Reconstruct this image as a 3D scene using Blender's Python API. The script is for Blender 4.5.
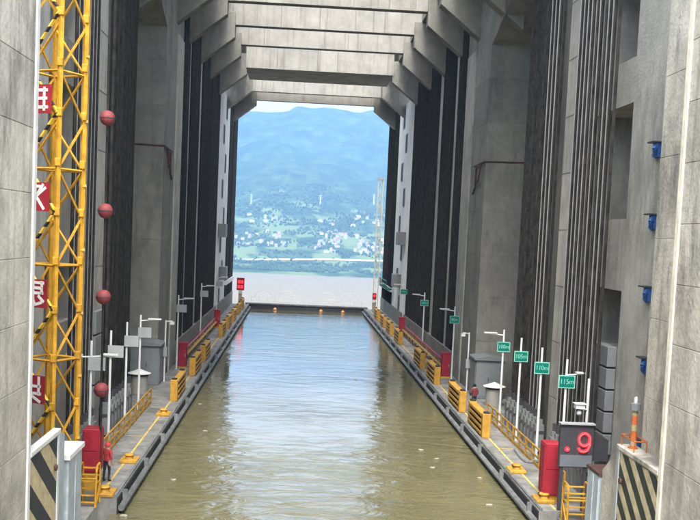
import bpy, bmesh, math, random
from mathutils import Vector, Matrix, noise
random.seed(7)
for o in list(bpy.data.objects): bpy.data.objects.remove(o)
SC = bpy.context.scene
COL = SC.collection
# ------------------------------------------------------------------ camera
YAW, PITCH, ROLL = 0.0544, -0.0754, 0.0454
CAMP = Vector((-1.869, 0, 12.187)); FPX = 1023.46; PPY = 312.57
Fv = Vector((math.sin(YAW)*math.cos(PITCH), math.cos(YAW)*math.cos(PITCH), math.sin(PITCH)))
R0 = Vector((math.cos(YAW), -math.sin(YAW), 0)); U0 = R0.cross(Fv)
Rv = math.cos(ROLL)*R0 + math.sin(ROLL)*U0; Uv = -math.sin(ROLL)*R0 + math.cos(ROLL)*U0
cd = bpy.data.cameras.new('camera'); cam = bpy.data.objects.new('camera', cd); COL.objects.link(cam)
cam.matrix_world = Matrix(((Rv.x, Uv.x, -Fv.x, CAMP.x), (Rv.y, Uv.y, -Fv.y, CAMP.y), (Rv.z, Uv.z, -Fv.z, CAMP.z), (0, 0, 0, 1)))
cd.sensor_width = 36; cd.lens = 36*FPX/700; cd.shift_y = (PPY-260)/700
cd.clip_start = 0.3; cd.clip_end = 40000
SC.camera = cam
def at(px, py, x=None, y=None, z=None):
    d = Fv + Rv*((px-350)/FPX) - Uv*((py-PPY)/FPX)
    t = (x-CAMP.x)/d.x if x is not None else (y-CAMP.y)/d.y if y is not None else (z-CAMP.z)/d.z
    return CAMP + d*t
# ------------------------------------------------------------------ world, sun, exposure
SUN_EL, SUN_AZ = math.radians(56), math.radians(184)      # azimuth clockwise from +Y
w = bpy.data.worlds.new('World'); SC.world = w; w.use_nodes = True
nt = w.node_tree; bg = nt.nodes['Background']
sky = nt.nodes.new('ShaderNodeTexSky'); sky.sky_type = 'NISHITA'; sky.sun_disc = False
sky.sun_elevation = SUN_EL; sky.sun_rotation = SUN_AZ; sky.air_density = 1.3; sky.dust_density = 4.0; sky.ozone_density = 1.0
hs = nt.nodes.new('ShaderNodeHueSaturation'); hs.inputs['Saturation'].default_value = .32
nt.links.new(sky.outputs[0], hs.inputs['Color']); nt.links.new(hs.outputs[0], bg.inputs[0]); bg.inputs[1].default_value = 0.15
sl = bpy.data.lights.new('sun', 'SUN'); sl.energy = 1.3; sl.angle = math.radians(20); sl.color = (1, .95, .88)
so = bpy.data.objects.new('sun', sl); COL.objects.link(so)
sd = Vector((math.sin(SUN_AZ)*math.cos(SUN_EL), math.cos(SUN_AZ)*math.cos(SUN_EL), math.sin(SUN_EL)))
so.rotation_euler = sd.to_track_quat('Z', 'Y').to_euler(); so.location = (0, -40, 60)
SC.view_settings.view_transform = 'Standard'; SC.view_settings.look = 'None'
SC.view_settings.gamma = 1; SC.view_settings.use_curve_mapping = False
SC.view_settings.exposure = 2.3
SC.cycles.max_bounces = 6; SC.cycles.diffuse_bounces = 3; SC.cycles.glossy_bounces = 3; SC.cycles.transmission_bounces = 2
# ------------------------------------------------------------------ materials
def mat(name, col, rough=.7, metal=0, var=.0, scale=1.0, spec=.3, bump=0, streak=0, streakcol=None, emit=None, es=0, bscale=None, blotch=0):
    m = bpy.data.materials.new(name); m.use_nodes = True
    n = m.node_tree.nodes; l = m.node_tree.links; b = n['Principled BSDF']
    b.inputs['Base Color'].default_value = (*col, 1); b.inputs['Roughness'].default_value = rough
    b.inputs['Metallic'].default_value = metal; b.inputs['Specular IOR Level'].default_value = spec
    if emit: b.inputs['Emission Color'].default_value = (*emit, 1); b.inputs['Emission Strength'].default_value = es
    geo = n.new('ShaderNodeNewGeometry'); out = None
    if var:
        t = n.new('ShaderNodeTexNoise'); t.inputs['Scale'].default_value = scale; t.inputs['Detail'].default_value = 5; t.inputs['Roughness'].default_value = .7
        l.new(geo.outputs['Position'], t.inputs['Vector'])
        r = n.new('ShaderNodeMapRange'); r.inputs['From Min'].default_value = .3; r.inputs['From Max'].default_value = .7
        r.inputs['To Min'].default_value = 1-var; r.inputs['To Max'].default_value = 1+var
        l.new(t.outputs['Fac'], r.inputs['Value'])
        oi = n.new('ShaderNodeObjectInfo'); r2 = n.new('ShaderNodeMapRange'); r2.inputs['To Min'].default_value = 1-var*.35; r2.inputs['To Max'].default_value = 1+var*.35
        l.new(oi.outputs['Random'], r2.inputs['Value'])
        mm = n.new('ShaderNodeMath'); mm.operation = 'MULTIPLY'; l.new(r.outputs[0], mm.inputs[0]); l.new(r2.outputs[0], mm.inputs[1])
        v = n.new('ShaderNodeVectorMath'); v.operation = 'SCALE'; v.inputs[0].default_value = col
        l.new(mm.outputs[0], v.inputs['Scale']); out = v.outputs[0]
    if streak:
        mp = n.new('ShaderNodeMapping'); mp.inputs['Scale'].default_value = (1.1, 1.1, .07); l.new(geo.outputs['Position'], mp.inputs['Vector'])
        t2 = n.new('ShaderNodeTexNoise'); t2.inputs['Scale'].default_value = 1.3; t2.inputs['Detail'].default_value = 4; t2.inputs['Roughness'].default_value = .7
        l.new(mp.outputs[0], t2.inputs['Vector'])
        cr = n.new('ShaderNodeMapRange'); cr.inputs['From Min'].default_value = .52; cr.inputs['From Max'].default_value = .72; cr.inputs['To Max'].default_value = streak
        l.new(t2.outputs['Fac'], cr.inputs['Value'])
        mx = n.new('ShaderNodeMix'); mx.data_type = 'RGBA'; l.new(cr.outputs[0], mx.inputs['Factor'])
        l.new(out, mx.inputs[6]); mx.inputs[7].default_value = (*(streakcol or tuple(c*.35 for c in col)), 1); out = mx.outputs[2]
    if blotch:      # damp patches with ragged vertical edges
        mp = n.new('ShaderNodeMapping'); mp.inputs['Scale'].default_value = (1.0, 1.0, .35); mp.inputs['Location'].default_value = (3.3, 1.9, 5.2); l.new(geo.outputs['Position'], mp.inputs['Vector'])
        t4 = n.new('ShaderNodeTexNoise'); t4.inputs['Scale'].default_value = .42; t4.inputs['Detail'].default_value = 6; t4.inputs['Roughness'].default_value = .75; l.new(mp.outputs[0], t4.inputs['Vector'])
        c4 = n.new('ShaderNodeMapRange'); c4.inputs['From Min'].default_value = .5; c4.inputs['From Max'].default_value = .64; c4.inputs['To Max'].default_value = blotch; l.new(t4.outputs['Fac'], c4.inputs['Value'])
        m4 = n.new('ShaderNodeMix'); m4.data_type = 'RGBA'; l.new(c4.outputs[0], m4.inputs['Factor']); l.new(out, m4.inputs[6]); m4.inputs[7].default_value = (*tuple(c*.34 for c in col), 1); out = m4.outputs[2]
    if out: l.new(out, b.inputs['Base Color'])
    if bump:
        t3 = n.new('ShaderNodeTexNoise'); t3.inputs['Scale'].default_value = bscale or 6; t3.inputs['Detail'].default_value = 4; l.new(geo.outputs['Position'], t3.inputs['Vector'])
        bp = n.new('ShaderNodeBump'); bp.inputs['Strength'].default_value = bump; bp.inputs['Distance'].default_value = .05
        l.new(t3.outputs['Fac'], bp.inputs['Height']); l.new(bp.outputs[0], b.inputs['Normal'])
    return m
def bands(name, c1, c2, expr, period, duty=.5, rough=.6, wear=.25):
    # flat painted bands: expr = (a,b,c) weights of world x,y,z
    m = mat(name, c1, rough); n = m.node_tree.nodes; l = m.node_tree.links; b = n['Principled BSDF']
    g = n.new('ShaderNodeNewGeometry'); d = n.new('ShaderNodeVectorMath'); d.operation = 'DOT_PRODUCT'; d.inputs[1].default_value = expr
    l.new(g.outputs['Position'], d.inputs[0])
    mu = n.new('ShaderNodeMath'); mu.operation = 'MULTIPLY'; mu.inputs[1].default_value = 1/period; l.new(d.outputs['Value'], mu.inputs[0])
    fr = n.new('ShaderNodeMath'); fr.operation = 'FRACT'; l.new(mu.outputs[0], fr.inputs[0])
    gt = n.new('ShaderNodeMath'); gt.operation = 'GREATER_THAN'; gt.inputs[1].default_value = duty; l.new(fr.outputs[0], gt.inputs[0])
    mx = n.new('ShaderNodeMix'); mx.data_type = 'RGBA'; l.new(gt.outputs[0], mx.inputs['Factor'])
    mx.inputs[6].default_value = (*c1, 1); mx.inputs[7].default_value = (*c2, 1)
    t = n.new('ShaderNodeTexNoise'); t.inputs['Scale'].default_value = 3; t.inputs['Detail'].default_value = 8; l.new(g.outputs['Position'], t.inputs['Vector'])
    r = n.new('ShaderNodeMapRange'); r.inputs['From Min'].default_value = .3; r.inputs['From Max'].default_value = .7; r.inputs['To Min'].default_value = 1-wear; r.inputs['To Max'].default_value = 1+wear
    l.new(t.outputs['Fac'], r.inputs['Value'])
    v = n.new('ShaderNodeVectorMath'); v.operation = 'SCALE'; l.new(mx.outputs[2], v.inputs[0]); l.new(r.outputs[0], v.inputs['Scale'])
    l.new(v.outputs[0], b.inputs['Base Color'])
    return m
M = dict(
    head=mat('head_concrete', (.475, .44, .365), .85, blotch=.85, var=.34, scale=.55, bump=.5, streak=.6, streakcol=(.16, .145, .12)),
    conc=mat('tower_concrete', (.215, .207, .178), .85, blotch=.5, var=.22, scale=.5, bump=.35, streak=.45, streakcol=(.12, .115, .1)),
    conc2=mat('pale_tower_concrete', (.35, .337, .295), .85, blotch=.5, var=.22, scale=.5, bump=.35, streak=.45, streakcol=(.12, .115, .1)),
    beam=mat('beam_concrete', (.26, .25, .222), .85, var=.2, scale=.6, bump=.3, streak=.75, streakcol=(.13, .12, .1)),
    white=mat('white_wall', (.78, .78, .76), .8, var=.12, scale=.6, streak=.3, streakcol=(.35, .34, .32)),
    deck=mat('deck_paint', (.2, .197, .18), .75, var=.45, scale=.8, blotch=.6, bump=.2),
    rope=mat('dark_rope', (.026, .024, .021), .7, var=.7, scale=1.5, spec=.12),
    rod=mat('grey_rod', (.27, .265, .25), .5, var=.2, scale=2),
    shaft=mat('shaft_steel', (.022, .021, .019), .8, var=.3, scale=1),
    yellow=mat('yellow_paint', (.43, .235, .03), .6, var=.3, scale=2.5, streak=.6, streakcol=(.2, .1, .03)),
    mast=mat('mast_yellow', (.5, .26, .018), .6, var=.35, scale=2, streak=.6, streakcol=(.3, .14, .02)),
    black=mat('black_rubber', (.02, .02, .02), .7, var=.3, scale=4),
    pipe=mat('edge_pipe', (.14, .145, .14), .55, var=.4, scale=1.5),
    pale=mat('pale_pipe', (.33, .34, .33), .55, var=.3, scale=1.5),
    red=mat('red_paint', (.28, .017, .028), .5, var=.25, scale=2),
    redball=mat('red_ball', (.2, .04, .042), .6, var=.25, scale=3),
    post=mat('white_paint', (.6, .61, .6), .4, var=.08, scale=2),
    strip=mat('white_strip', (.7, .69, .65), .5, var=.12, scale=2),
    ruststrip=mat('rusty_strip', (.72, .66, .5), .6, var=.25, scale=1.5, streak=.6, streakcol=(.35, .17, .06)),
    green=mat('sign_green', (.0, .14, .1), .45, var=.08, scale=4),
    greenlt=mat('sign_mint', (.22, .5, .4), .5),
    grey=mat('grey_box', (.17, .18, .178), .5, var=.12, scale=2),
    greylt=mat('grey_plate', (.3, .31, .31), .5, var=.1, scale=3),
    bluegrey=mat('bluegrey_metal', (.38, .43, .45), .5, var=.25, scale=1.5, streak=.5, streakcol=(.25, .16, .09)),
    rust=mat('rust', (.08, .04, .03), .8, var=.4, scale=4),
    dark=mat('dark_panel', (.045, .045, .05), .5, var=.15, scale=3),
    darklow=mat('slate_panel', (.13, .145, .16), .5, var=.1, scale=3),
    led=mat('led_red', (.4, .01, .01), .5, emit=(1, .015, .025), es=.85),
    ledc=mat('led_core', (.6, .1, .1), .5, emit=(1, .05, .06), es=.5),
    blue=mat('blue_paint', (.025, .08, .24), .5, var=.25, scale=4),
    orange=mat('orange_paint', (.42, .11, .03), .5, var=.15, scale=3),
    cream=mat('cream_drum', (.27, .265, .23), .6, var=.12, scale=2),
    glass=mat('dark_pane', (.02, .022, .025), .6, spec=.15),
    buoy=mat('buoy_orange', (.62, .3, .12), .5, var=.2, scale=3),
    skin=mat('skin', (.45, .27, .19), .6), trousers=mat('dark_trousers', (.022, .024, .032), .8, var=.2, scale=8),
    shirt=mat('red_shirt', (.4, .04, .05), .8, var=.2, scale=8), shirt2=mat('maroon_shirt', (.17, .035, .04), .8, var=.2, scale=8),
    hair=mat('black_hair', (.012, .01, .01), .6), helmet=mat('red_helmet', (.55, .04, .04), .35),
    ylw_line=mat('yellow_line', (.5, .36, .09), .7, var=.4, scale=2),
    debris=mat('foam', (.33, .32, .26), .8), hose=mat('grey_hose', (.2, .205, .2), .5),
    house=mat('house_wall', (.5, .48, .44), .9, var=.3, scale=.01), roof=mat('house_roof', (.3, .27, .26), .8), roof2=mat('house_roof_red', (.33, .17, .12), .8),
    pylon=mat('pylon_steel', (.6, .6, .6), .5), padyel=mat('pale_yellow', (.36, .32, .22), .6, var=.2, scale=2),
)
for k_ in ('led', 'ledc'): M[k_].cycles.emission_sampling = 'NONE'
M['bandmast'] = bands('band_black_yellow', (.75, .48, .05), (.02, .02, .02), (0, 0, 1), .42, .55)
M['stripeR'] = bands('stripe_right', (.5, .42, .26), (.035, .045, .035), (0, 1, -1.35), 1.25, .48)
M['stripeL'] = bands('stripe_left', (.5, .41, .24), (.035, .04, .045), (0, 1, 1.5), 2.1, .5)
M['bandor'] = bands('band_orange', (.42, .1, .025), (.3, .25, .13), (0, 0, 1), .5, .6)
# water
def water(name, base, scale, strength, rough, dist=.3, swirl=1.0):
    m = bpy.data.materials.new(name); m.use_nodes = True
    n = m.node_tree.nodes; l = m.node_tree.links; b = n['Principled BSDF']
    b.inputs['Roughness'].default_value = rough; b.inputs['IOR'].default_value = 1.33
    g = n.new('ShaderNodeNewGeometry')
    cn = n.new('ShaderNodeTexNoise'); cn.inputs['Scale'].default_value = .12; cn.inputs['Detail'].default_value = 5; l.new(g.outputs['Position'], cn.inputs['Vector'])
    mr = n.new('ShaderNodeMapRange'); mr.inputs['From Min'].default_value = .35; mr.inputs['From Max'].default_value = .65; mr.inputs['To Min'].default_value = .88; mr.inputs['To Max'].default_value = 1.12
    l.new(cn.outputs['Fac'], mr.inputs['Value'])
    v = n.new('ShaderNodeVectorMath'); v.operation = 'SCALE'; v.inputs[0].default_value = base; l.new(mr.outputs[0], v.inputs['Scale']); l.new(v.outputs[0], b.inputs['Base Color'])
    a = n.new('ShaderNodeTexNoise'); a.inputs['Scale'].default_value = scale; a.inputs['Detail'].default_value = 5; a.inputs['Roughness'].default_value = .55; a.inputs['Distortion'].default_value = 1.4*swirl
    mp = n.new('ShaderNodeMapping'); mp.inputs['Scale'].default_value = (.7, 1.15, 1); l.new(g.outputs['Position'], mp.inputs['Vector']); l.new(mp.outputs[0], a.inputs['Vector'])
    c = n.new('ShaderNodeTexNoise'); c.inputs['Scale'].default_value = scale*.22; c.inputs['Detail'].default_value = 3; c.inputs['Distortion'].default_value = 2.2*swirl; l.new(mp.outputs[0], c.inputs['Vector'])
    ad = n.new('ShaderNodeMath'); ad.operation = 'MULTIPLY_ADD'; ad.inputs[1].default_value = 1.6; l.new(c.outputs['Fac'], ad.inputs[0]); l.new(a.outputs['Fac'], ad.inputs[2])
    bp = n.new('ShaderNodeBump'); bp.inputs['Strength'].default_value = strength; bp.inputs['Distance'].default_value = dist
    l.new(ad.outputs[0], bp.inputs['Height']); l.new(bp.outputs[0], b.inputs['Normal'])
    return m
M['water'] = water('chamber_water', (.125, .115, .058), .8, .26, .03, .18)
M['water'].node_tree.nodes['Principled BSDF'].inputs['IOR'].default_value = 1.6
nw = M['water'].node_tree.nodes; lw = M['water'].node_tree.links      # churned patch where the inflow wells up
gw = nw.new('ShaderNodeNewGeometry'); dm = nw.new('ShaderNodeVectorMath'); dm.operation = 'DISTANCE'; dm.inputs[1].default_value = (.5, 53, 0); lw.new(gw.outputs['Position'], dm.inputs[0])
rm = nw.new('ShaderNodeMapRange'); rm.interpolation_type = 'SMOOTHSTEP'; rm.inputs['From Min'].default_value = 4; rm.inputs['From Max'].default_value = 26; rm.inputs['To Min'].default_value = .5; rm.inputs['To Max'].default_value = .16; lw.new(dm.outputs['Value'], rm.inputs['Value'])
pn = nw.new('ShaderNodeTexNoise'); pn.inputs['Scale'].default_value = .09; pn.inputs['Detail'].default_value = 3; lw.new(gw.outputs['Position'], pn.inputs['Vector'])
pm = nw.new('ShaderNodeMapRange'); pm.inputs['From Min'].default_value = .38; pm.inputs['From Max'].default_value = .62; pm.inputs['To Min'].default_value = .45; pm.inputs['To Max'].default_value = 1.35; lw.new(pn.outputs['Fac'], pm.inputs['Value'])
mw = nw.new('ShaderNodeMath'); mw.operation = 'MULTIPLY'; lw.new(rm.outputs[0], mw.inputs[0]); lw.new(pm.outputs[0], mw.inputs[1]); lw.new(mw.outputs[0], nw['Bump'].inputs['Strength'])
M['river'] = water('river_water', (.175, .143, .085), .02, .3, .6, 3)
M['river'].node_tree.nodes['Principled BSDF'].inputs['Specular IOR Level'].default_value = .25
# terrain
def terrain_mat():
    m = bpy.data.materials.new('hill_woods'); m.use_nodes = True
    n = m.node_tree.nodes; l = m.node_tree.links; b = n['Principled BSDF']; b.inputs['Roughness'].default_value = .95; b.inputs['Specular IOR Level'].default_value = .05
    g = n.new('ShaderNodeNewGeometry')
    a = n.new('ShaderNodeTexNoise'); a.inputs['Scale'].default_value = .011; a.inputs['Detail'].default_value = 9; a.inputs['Roughness'].default_value = .7; l.new(g.outputs['Position'], a.inputs['Vector'])
    cr = n.new('ShaderNodeValToRGB'); e = cr.color_ramp.elements; e[0].position = .33; e[0].color = (.01, .026, .01, 1); e[1].position = .68; e[1].color = (.07, .11, .032, 1)
    x = e.new(.5); x.color = (.026, .055, .016, 1); l.new(a.outputs['Fac'], cr.inputs['Fac'])
    f = n.new('ShaderNodeTexNoise'); f.inputs['Scale'].default_value = .0075; f.inputs['Detail'].default_value = 6; l.new(g.outputs['Position'], f.inputs['Vector'])
    sp = n.new('ShaderNodeSeparateXYZ'); l.new(g.outputs['Position'], sp.inputs[0])
    hr = n.new('ShaderNodeMapRange'); hr.inputs['From Min'].default_value = 40; hr.inputs['From Max'].default_value = 330; hr.inputs['To Min'].default_value = .10; hr.inputs['To Max'].default_value = -.22; l.new(sp.outputs['Z'], hr.inputs['Value'])
    ad = n.new('ShaderNodeMath'); ad.operation = 'ADD'; l.new(f.outputs['Fac'], ad.inputs[0]); l.new(hr.outputs[0], ad.inputs[1])
    st = n.new('ShaderNodeMapRange'); st.inputs['From Min'].default_value = .56; st.inputs['From Max'].default_value = .62; l.new(ad.outputs[0], st.inputs['Value'])
    mx = n.new('ShaderNodeMix'); mx.data_type = 'RGBA'; l.new(st.outputs[0], mx.inputs['Factor']); l.new(cr.outputs[0], mx.inputs[6]); mx.inputs[7].default_value = (.11, .15, .05, 1)
    l.new(mx.outputs[2], b.inputs['Base Color'])
    return m
M['hill'] = terrain_mat()
M['sand'] = mat('bank_sand', (.5, .45, .36), .9, var=.3, scale=.01)
M['leaf'] = mat('far_leaf', (.035, .065, .02), .9, var=.5, scale=.02, spec=.05)
# ------------------------------------------------------------------ builders
class MB:
    def __init__(s): s.v = []; s.f = []; s.mi = []
    def add(s, v, f, mi=0):
        k = len(s.v); s.v += [tuple(p) for p in v]; s.f += [tuple(i+k for i in q) for q in f]; s.mi += [mi]*len(f); return s
    def box(s, x0, x1, y0, y1, z0, z1, mi=0):
        x0, x1 = min(x0, x1), max(x0, x1); y0, y1 = min(y0, y1), max(y0, y1)
        v = [(x, y, z) for z in (z0, z1) for y in (y0, y1) for x in (x0, x1)]
        return s.add(v, [(0, 2, 3, 1), (4, 5, 7, 6), (0, 1, 5, 4), (2, 6, 7, 3), (0, 4, 6, 2), (1, 3, 7, 5)], mi)
    def prism(s, prof, axis, a, b, mi=0):
        # prof: 2-D outline; axis 'y': (x,z) extruded a..b in y; axis 'x': (y,z) extruded in x; axis 'z': (x,y)
        def P(p, t): return (p[0], t, p[1]) if axis == 'y' else (t, p[0], p[1]) if axis == 'x' else (p[0], p[1], t)
        n = len(prof); v = [P(p, a) for p in prof]+[P(p, b) for p in prof]
        f = [tuple(range(n)), tuple(range(2*n-1, n-1, -1))]+[(i, i+n, (i+1) % n+n, (i+1) % n) for i in range(n)]
        return s.add(v, f, mi)
    def bar(s, p, q, r, n=6, mi=0, r2=None):
        p = Vector(p); q = Vector(q); d = (q-p).normalized(); u = d.orthogonal().normalized(); w_ = d.cross(u); r2 = r if r2 is None else r2
        v = [p+(u*math.cos(2*math.pi*(i+.5)/n)+w_*math.sin(2*math.pi*(i+.5)/n))*r for i in range(n)]+[q+(u*math.cos(2*math.pi*(i+.5)/n)+w_*math.sin(2*math.pi*(i+.5)/n))*r2 for i in range(n)]
        return s.add(v, [tuple(range(n-1, -1, -1)), tuple(range(n, 2*n))]+[(i, (i+1) % n, (i+1) % n+n, i+n) for i in range(n)], mi)
    def path(s, pts, r, n=6, mi=0):
        for a, b in zip(pts, pts[1:]): s.bar(a, b, r, n, mi)
        return s
    def lathe(s, c, prof, n=16, mi=0):
        v = []; f = []; m = len(prof)
        for r, z in prof:
            for i in range(n): v.append((c[0]+r*math.cos(2*math.pi*i/n), c[1]+r*math.sin(2*math.pi*i/n), c[2]+z))
        for j in range(m-1):
            for i in range(n): f.append((j*n+i, j*n+(i+1) % n, (j+1)*n+(i+1) % n, (j+1)*n+i))
        f.append(tuple(range(n-1, -1, -1))); f.append(tuple(range((m-1)*n, m*n)))
        return s.add(v, f, mi)
    def ball(s, c, r, seg=14, mi=0, sq=1.0):
        return s.lathe(c, [(max(.01, r*math.sin(math.pi*k/10)), -r*sq*math.cos(math.pi*k/10)) for k in range(11)], seg, mi)
    def build(s, name, m, parent=None, smooth=False, bevel=0):
        me = bpy.data.meshes.new(name)
        off = root_loc(parent) if parent else Vector((0, 0, 0))
        me.from_pydata([tuple(Vector(p)-off) for p in s.v], [], s.f)
        bm = bmesh.new(); bm.from_mesh(me); bmesh.ops.recalc_face_normals(bm, faces=bm.faces)
        if bevel: bmesh.ops.bevel(bm, geom=list(bm.edges), offset=bevel, segments=1, affect='EDGES', profile=.5)
        bm.to_mesh(me); bm.free()
        for q in (m if isinstance(m, (list, tuple)) else [m]): me.materials.append(M[q] if isinstance(q, str) else q)
        if isinstance(m, (list, tuple)) and not bevel:
            for p, i in zip(me.polygons, s.mi): p.material_index = i
        if smooth:
            for p in me.polygons: p.use_smooth = True
            me.set_sharp_from_angle(angle=math.radians(40))
        o = bpy.data.objects.new(name, me); COL.objects.link(o); o.parent = parent
        return o
def root_loc(o):
    v = Vector((0, 0, 0))
    while o is not None: v += o.location; o = o.parent
    return v
def tag(o, label=None, cat=None, group=None, kind=None):
    if label: o['label'] = label
    if cat: o['category'] = cat
    if group: o['group'] = group
    if kind: o['kind'] = kind
    return o
def thing(name, label, cat, loc=(0, 0, 0), group=None, rz=0):
    o = bpy.data.objects.new(name, None); COL.objects.link(o); o.location = loc; o.rotation_euler.z = rz; o.empty_display_size = .2
    return tag(o, label, cat, group)
KIDS = {}
def copy_tree(o, parent=None):
    c = o.copy(); COL.objects.link(c); c.parent = parent
    for ch in [q for q in bpy.data.objects if q.parent == o]: copy_tree(ch, c)
    return c
def shared(me_obj, name, parent, loc):
    o = bpy.data.objects.new(name, me_obj.data); COL.objects.link(o); o.parent = parent; o.location = Vector(loc)-(root_loc(parent) if parent else Vector()); return o
def text_mesh(name, s, size, m, parent, mtx, depth=.01):
    cu = bpy.data.curves.new(name, 'FONT'); cu.body = s; cu.size = size; cu.align_x = 'CENTER'; cu.align_y = 'CENTER'; cu.extrude = depth; cu.resolution_u = 3
    t = bpy.data.objects.new(name, cu); COL.objects.link(t); bpy.context.view_layer.update()
    me = bpy.data.meshes.new_from_object(t.evaluated_get(bpy.context.evaluated_depsgraph_get()))
    bpy.data.objects.remove(t); me.transform(mtx); me.materials.clear(); me.materials.append(M[m])
    o = bpy.data.objects.new(name, me); COL.objects.link(o); o.parent = parent; return o
SIDE = {-1: 'left', 1: 'right'}
# ------------------------------------------------------------------ ground, river, hills
BASE = -113.0
tag(MB().add([(-9000, -8500, BASE-1.5), (9000, -8500, BASE-1.5), (9000, 9000, BASE-1.5), (-9000, 9000, BASE-1.5)], [(0, 1, 2, 3)]).build('ground', 'sand'), kind='structure')
tag(MB().add([(-8800, 420, BASE), (8800, 420, BASE), (8800, 3130, BASE), (-8800, 3130, BASE)], [(0, 1, 2, 3)]).build('river', 'river'), kind='structure')
PROF = [(3020, -118), (3060, -112), (3110, -106), (3240, -92), (3330, -86), (3480, -52), (3650, -22), (3800, 4), (4050, 60), (4500, 150), (5000, 260), (5700, 460), (6500, 760), (7200, 680), (8600, 420)]
RIDGE = [at(a, b, y=6500) for a, b in ((256, 112.8), (275, 113.7), (290, 112.2), (296, 107.2), (303.6, 107.7), (310, 109.3), (323.6, 108.4), (337, 109.3), (352, 112.6), (361, 113.5), (368, 111))]
def hz(x, y):
    for (a, p), (b, q) in zip(PROF, PROF[1:]):
        if y <= b: break
    t = min(1, max(0, (y-a)/(b-a))); z = p+(q-p)*t
    k = min(1, max(0, (y-3300)/1800))
    rid = noise.fractal(Vector((x*.0011+3.1, y*.0011, 4.2)), .9, 2.1, 6)
    z += rid*120*k + noise.fractal(Vector((x*.006, y*.006, 1.7)), 1, 2, 4)*16*min(1, max(.12, k*2))
    # spurs running down towards the river
    z += 70*k*math.sin(x*.0052+.8*math.sin(y*.0016)+1.0)*(1-abs(t-.5)*.4)*(1 if y < 6000 else .35)
    if y > 5600: z += 32*(1/(1+math.exp(-(x+150)/40))-.5)*min(1, (y-5600)/700)
    wr = math.exp(-((y-6500)/420)**2)
    for (a, b) in zip(RIDGE, RIDGE[1:]):
        if x <= b.x: break
    tt = min(1, max(0, (x-a.x)/(b.x-a.x))); tz = a.z+(b.z-a.z)*tt+noise.noise(Vector((x*.02, 3, 1)))*5
    if x < RIDGE[0].x or x > RIDGE[-1].x: tz += 40*noise.fractal(Vector((x*.0016, 7, 1)), 1, 2, 4)*min(1, min(abs(x-RIDGE[0].x), abs(x-RIDGE[-1].x))/400)
    return z*(1-wr)+tz*wr
xs = [-8800+i*200 for i in range(36)]+[-1600+i*22 for i in range(146)]+[1640+i*200 for i in range(36)]
ys = [3020, 3045, 3060, 3085]+[3110+i*22 for i in range(45)]+[4110+i*38 for i in range(70)]+[6800+i*150 for i in range(13)]
mb = MB(); nx = len(xs)
mb.add([(x, y, hz(x, y)) for y in ys for x in xs], [(j*nx+i, j*nx+i+1, (j+1)*nx+i+1, (j+1)*nx+i) for j in range(len(ys)-1) for i in range(nx-1)])
tag(mb.build('hills', 'hill', smooth=True), kind='structure')
rd = MB(); pr = None
for k in range(101):                                             # pale riverside road
    x = -1500+30*k; y = 3372+26*math.sin(x*.004)+.03*x; q = [(x, y-9, hz(x, y-9)+2.2), (x, y+9, hz(x, y+9)+2.2)]
    if pr: rd.add(pr+q, [(0, 1, 3, 2)])
    pr = q
tag(rd.build('road', 'sand'), kind='structure')
# ------------------------------------------------------------------ chamber water and walkways
DK = .7; WE = 9.0; TF = 12.0
tag(MB().add([(-WE-.3, -30, 0), (WE+.3, -30, 0), (WE+.3, 160, 0), (-WE-.3, 160, 0)], [(0, 1, 2, 3)]).build('water', 'water'), kind='structure')
for s in (-1, 1):
    tag(MB().box(s*(WE+.02), s*11.75, 42.9, 160.4, -3.5, DK).build('walkway', 'deck'), kind='structure')
    t = tag(MB().box(s*(WE+.75), s*(WE+.85), 43.2, 160, DK+.004, DK+.008).build('painted_line', 'ylw_line'), kind='structure')
    for k in range(9): tag(MB().box(s*(WE+.86), s*(WE+1.75), 46.5+k*9.3, 46.6+k*9.3, DK+.004, DK+.008).build('painted_line', 'ylw_line'), kind='structure')
    p = thing('edge_pipe', f'pale fender pipe on a black strip, along {SIDE[s]} water edge', 'fender pipe', (s*WE, 43, 0))
    MB().bar((s*(WE-.17), 42.9, .27), (s*(WE-.17), 160, .27), .15, 8).build('lower_pipe', 'pipe', p, True)
    MB().bar((s*(WE+.12), 42.9, .75), (s*(WE+.12), 160, .75), .07, 8).build('upper_pipe', 'pipe', p, True)
    MB().box(s*(WE-.05), s*(WE+.015), 42.9, 160, -.3, .68).build('dark_strip', 'black', p)  # black strip filling the dark gap between pipe and deck
    m0 = MB().box(s*(WE-.26), s*(WE+.2), -.05, .05, .3, .79); m0o = None
    for k in range(19):
        y = 44+k*6.2
        if m0o is None: m0o = m0.build('pipe_clamp', 'pipe'); m0o.parent = p; m0o.location = Vector((0, y, 0))-p.location
        else: shared(m0o, 'pipe_clamp', p, (0, y, 0))
# ------------------------------------------------------------------ lock head walls (near)
def stack(name, parent, x0, x1, y0, y1, z0, z1, lift, m, gap=.035, inset=.025, ny=1, start=None):
    mb_ = MB().box(x0+math.copysign(inset, x1-x0), x1-math.copysign(inset, x1-x0), y0+inset, y1-inset, z0, z1-.02); mb_.build(name+'_core', m, parent)
    z = z0; k = 0; ww = (y1-y0)/ny; cache = {}
    while z < z1-.05:
        h = min(lift, z1-z)
        for j in range(ny):
            key = round(h, 3)
            if key not in cache:
                o = MB().box(x0, x1, -ww/2+gap/2, ww/2-gap/2, gap/2, h-gap/2).build(name, m, None, bevel=.015)
                o.parent = parent; o.location = Vector((0, y0+ww*(j+.5), z))-root_loc(parent); cache[key] = o
            else: shared(cache[key], name, parent, (0, y0+ww*(j+.5), z))
        z += h
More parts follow.
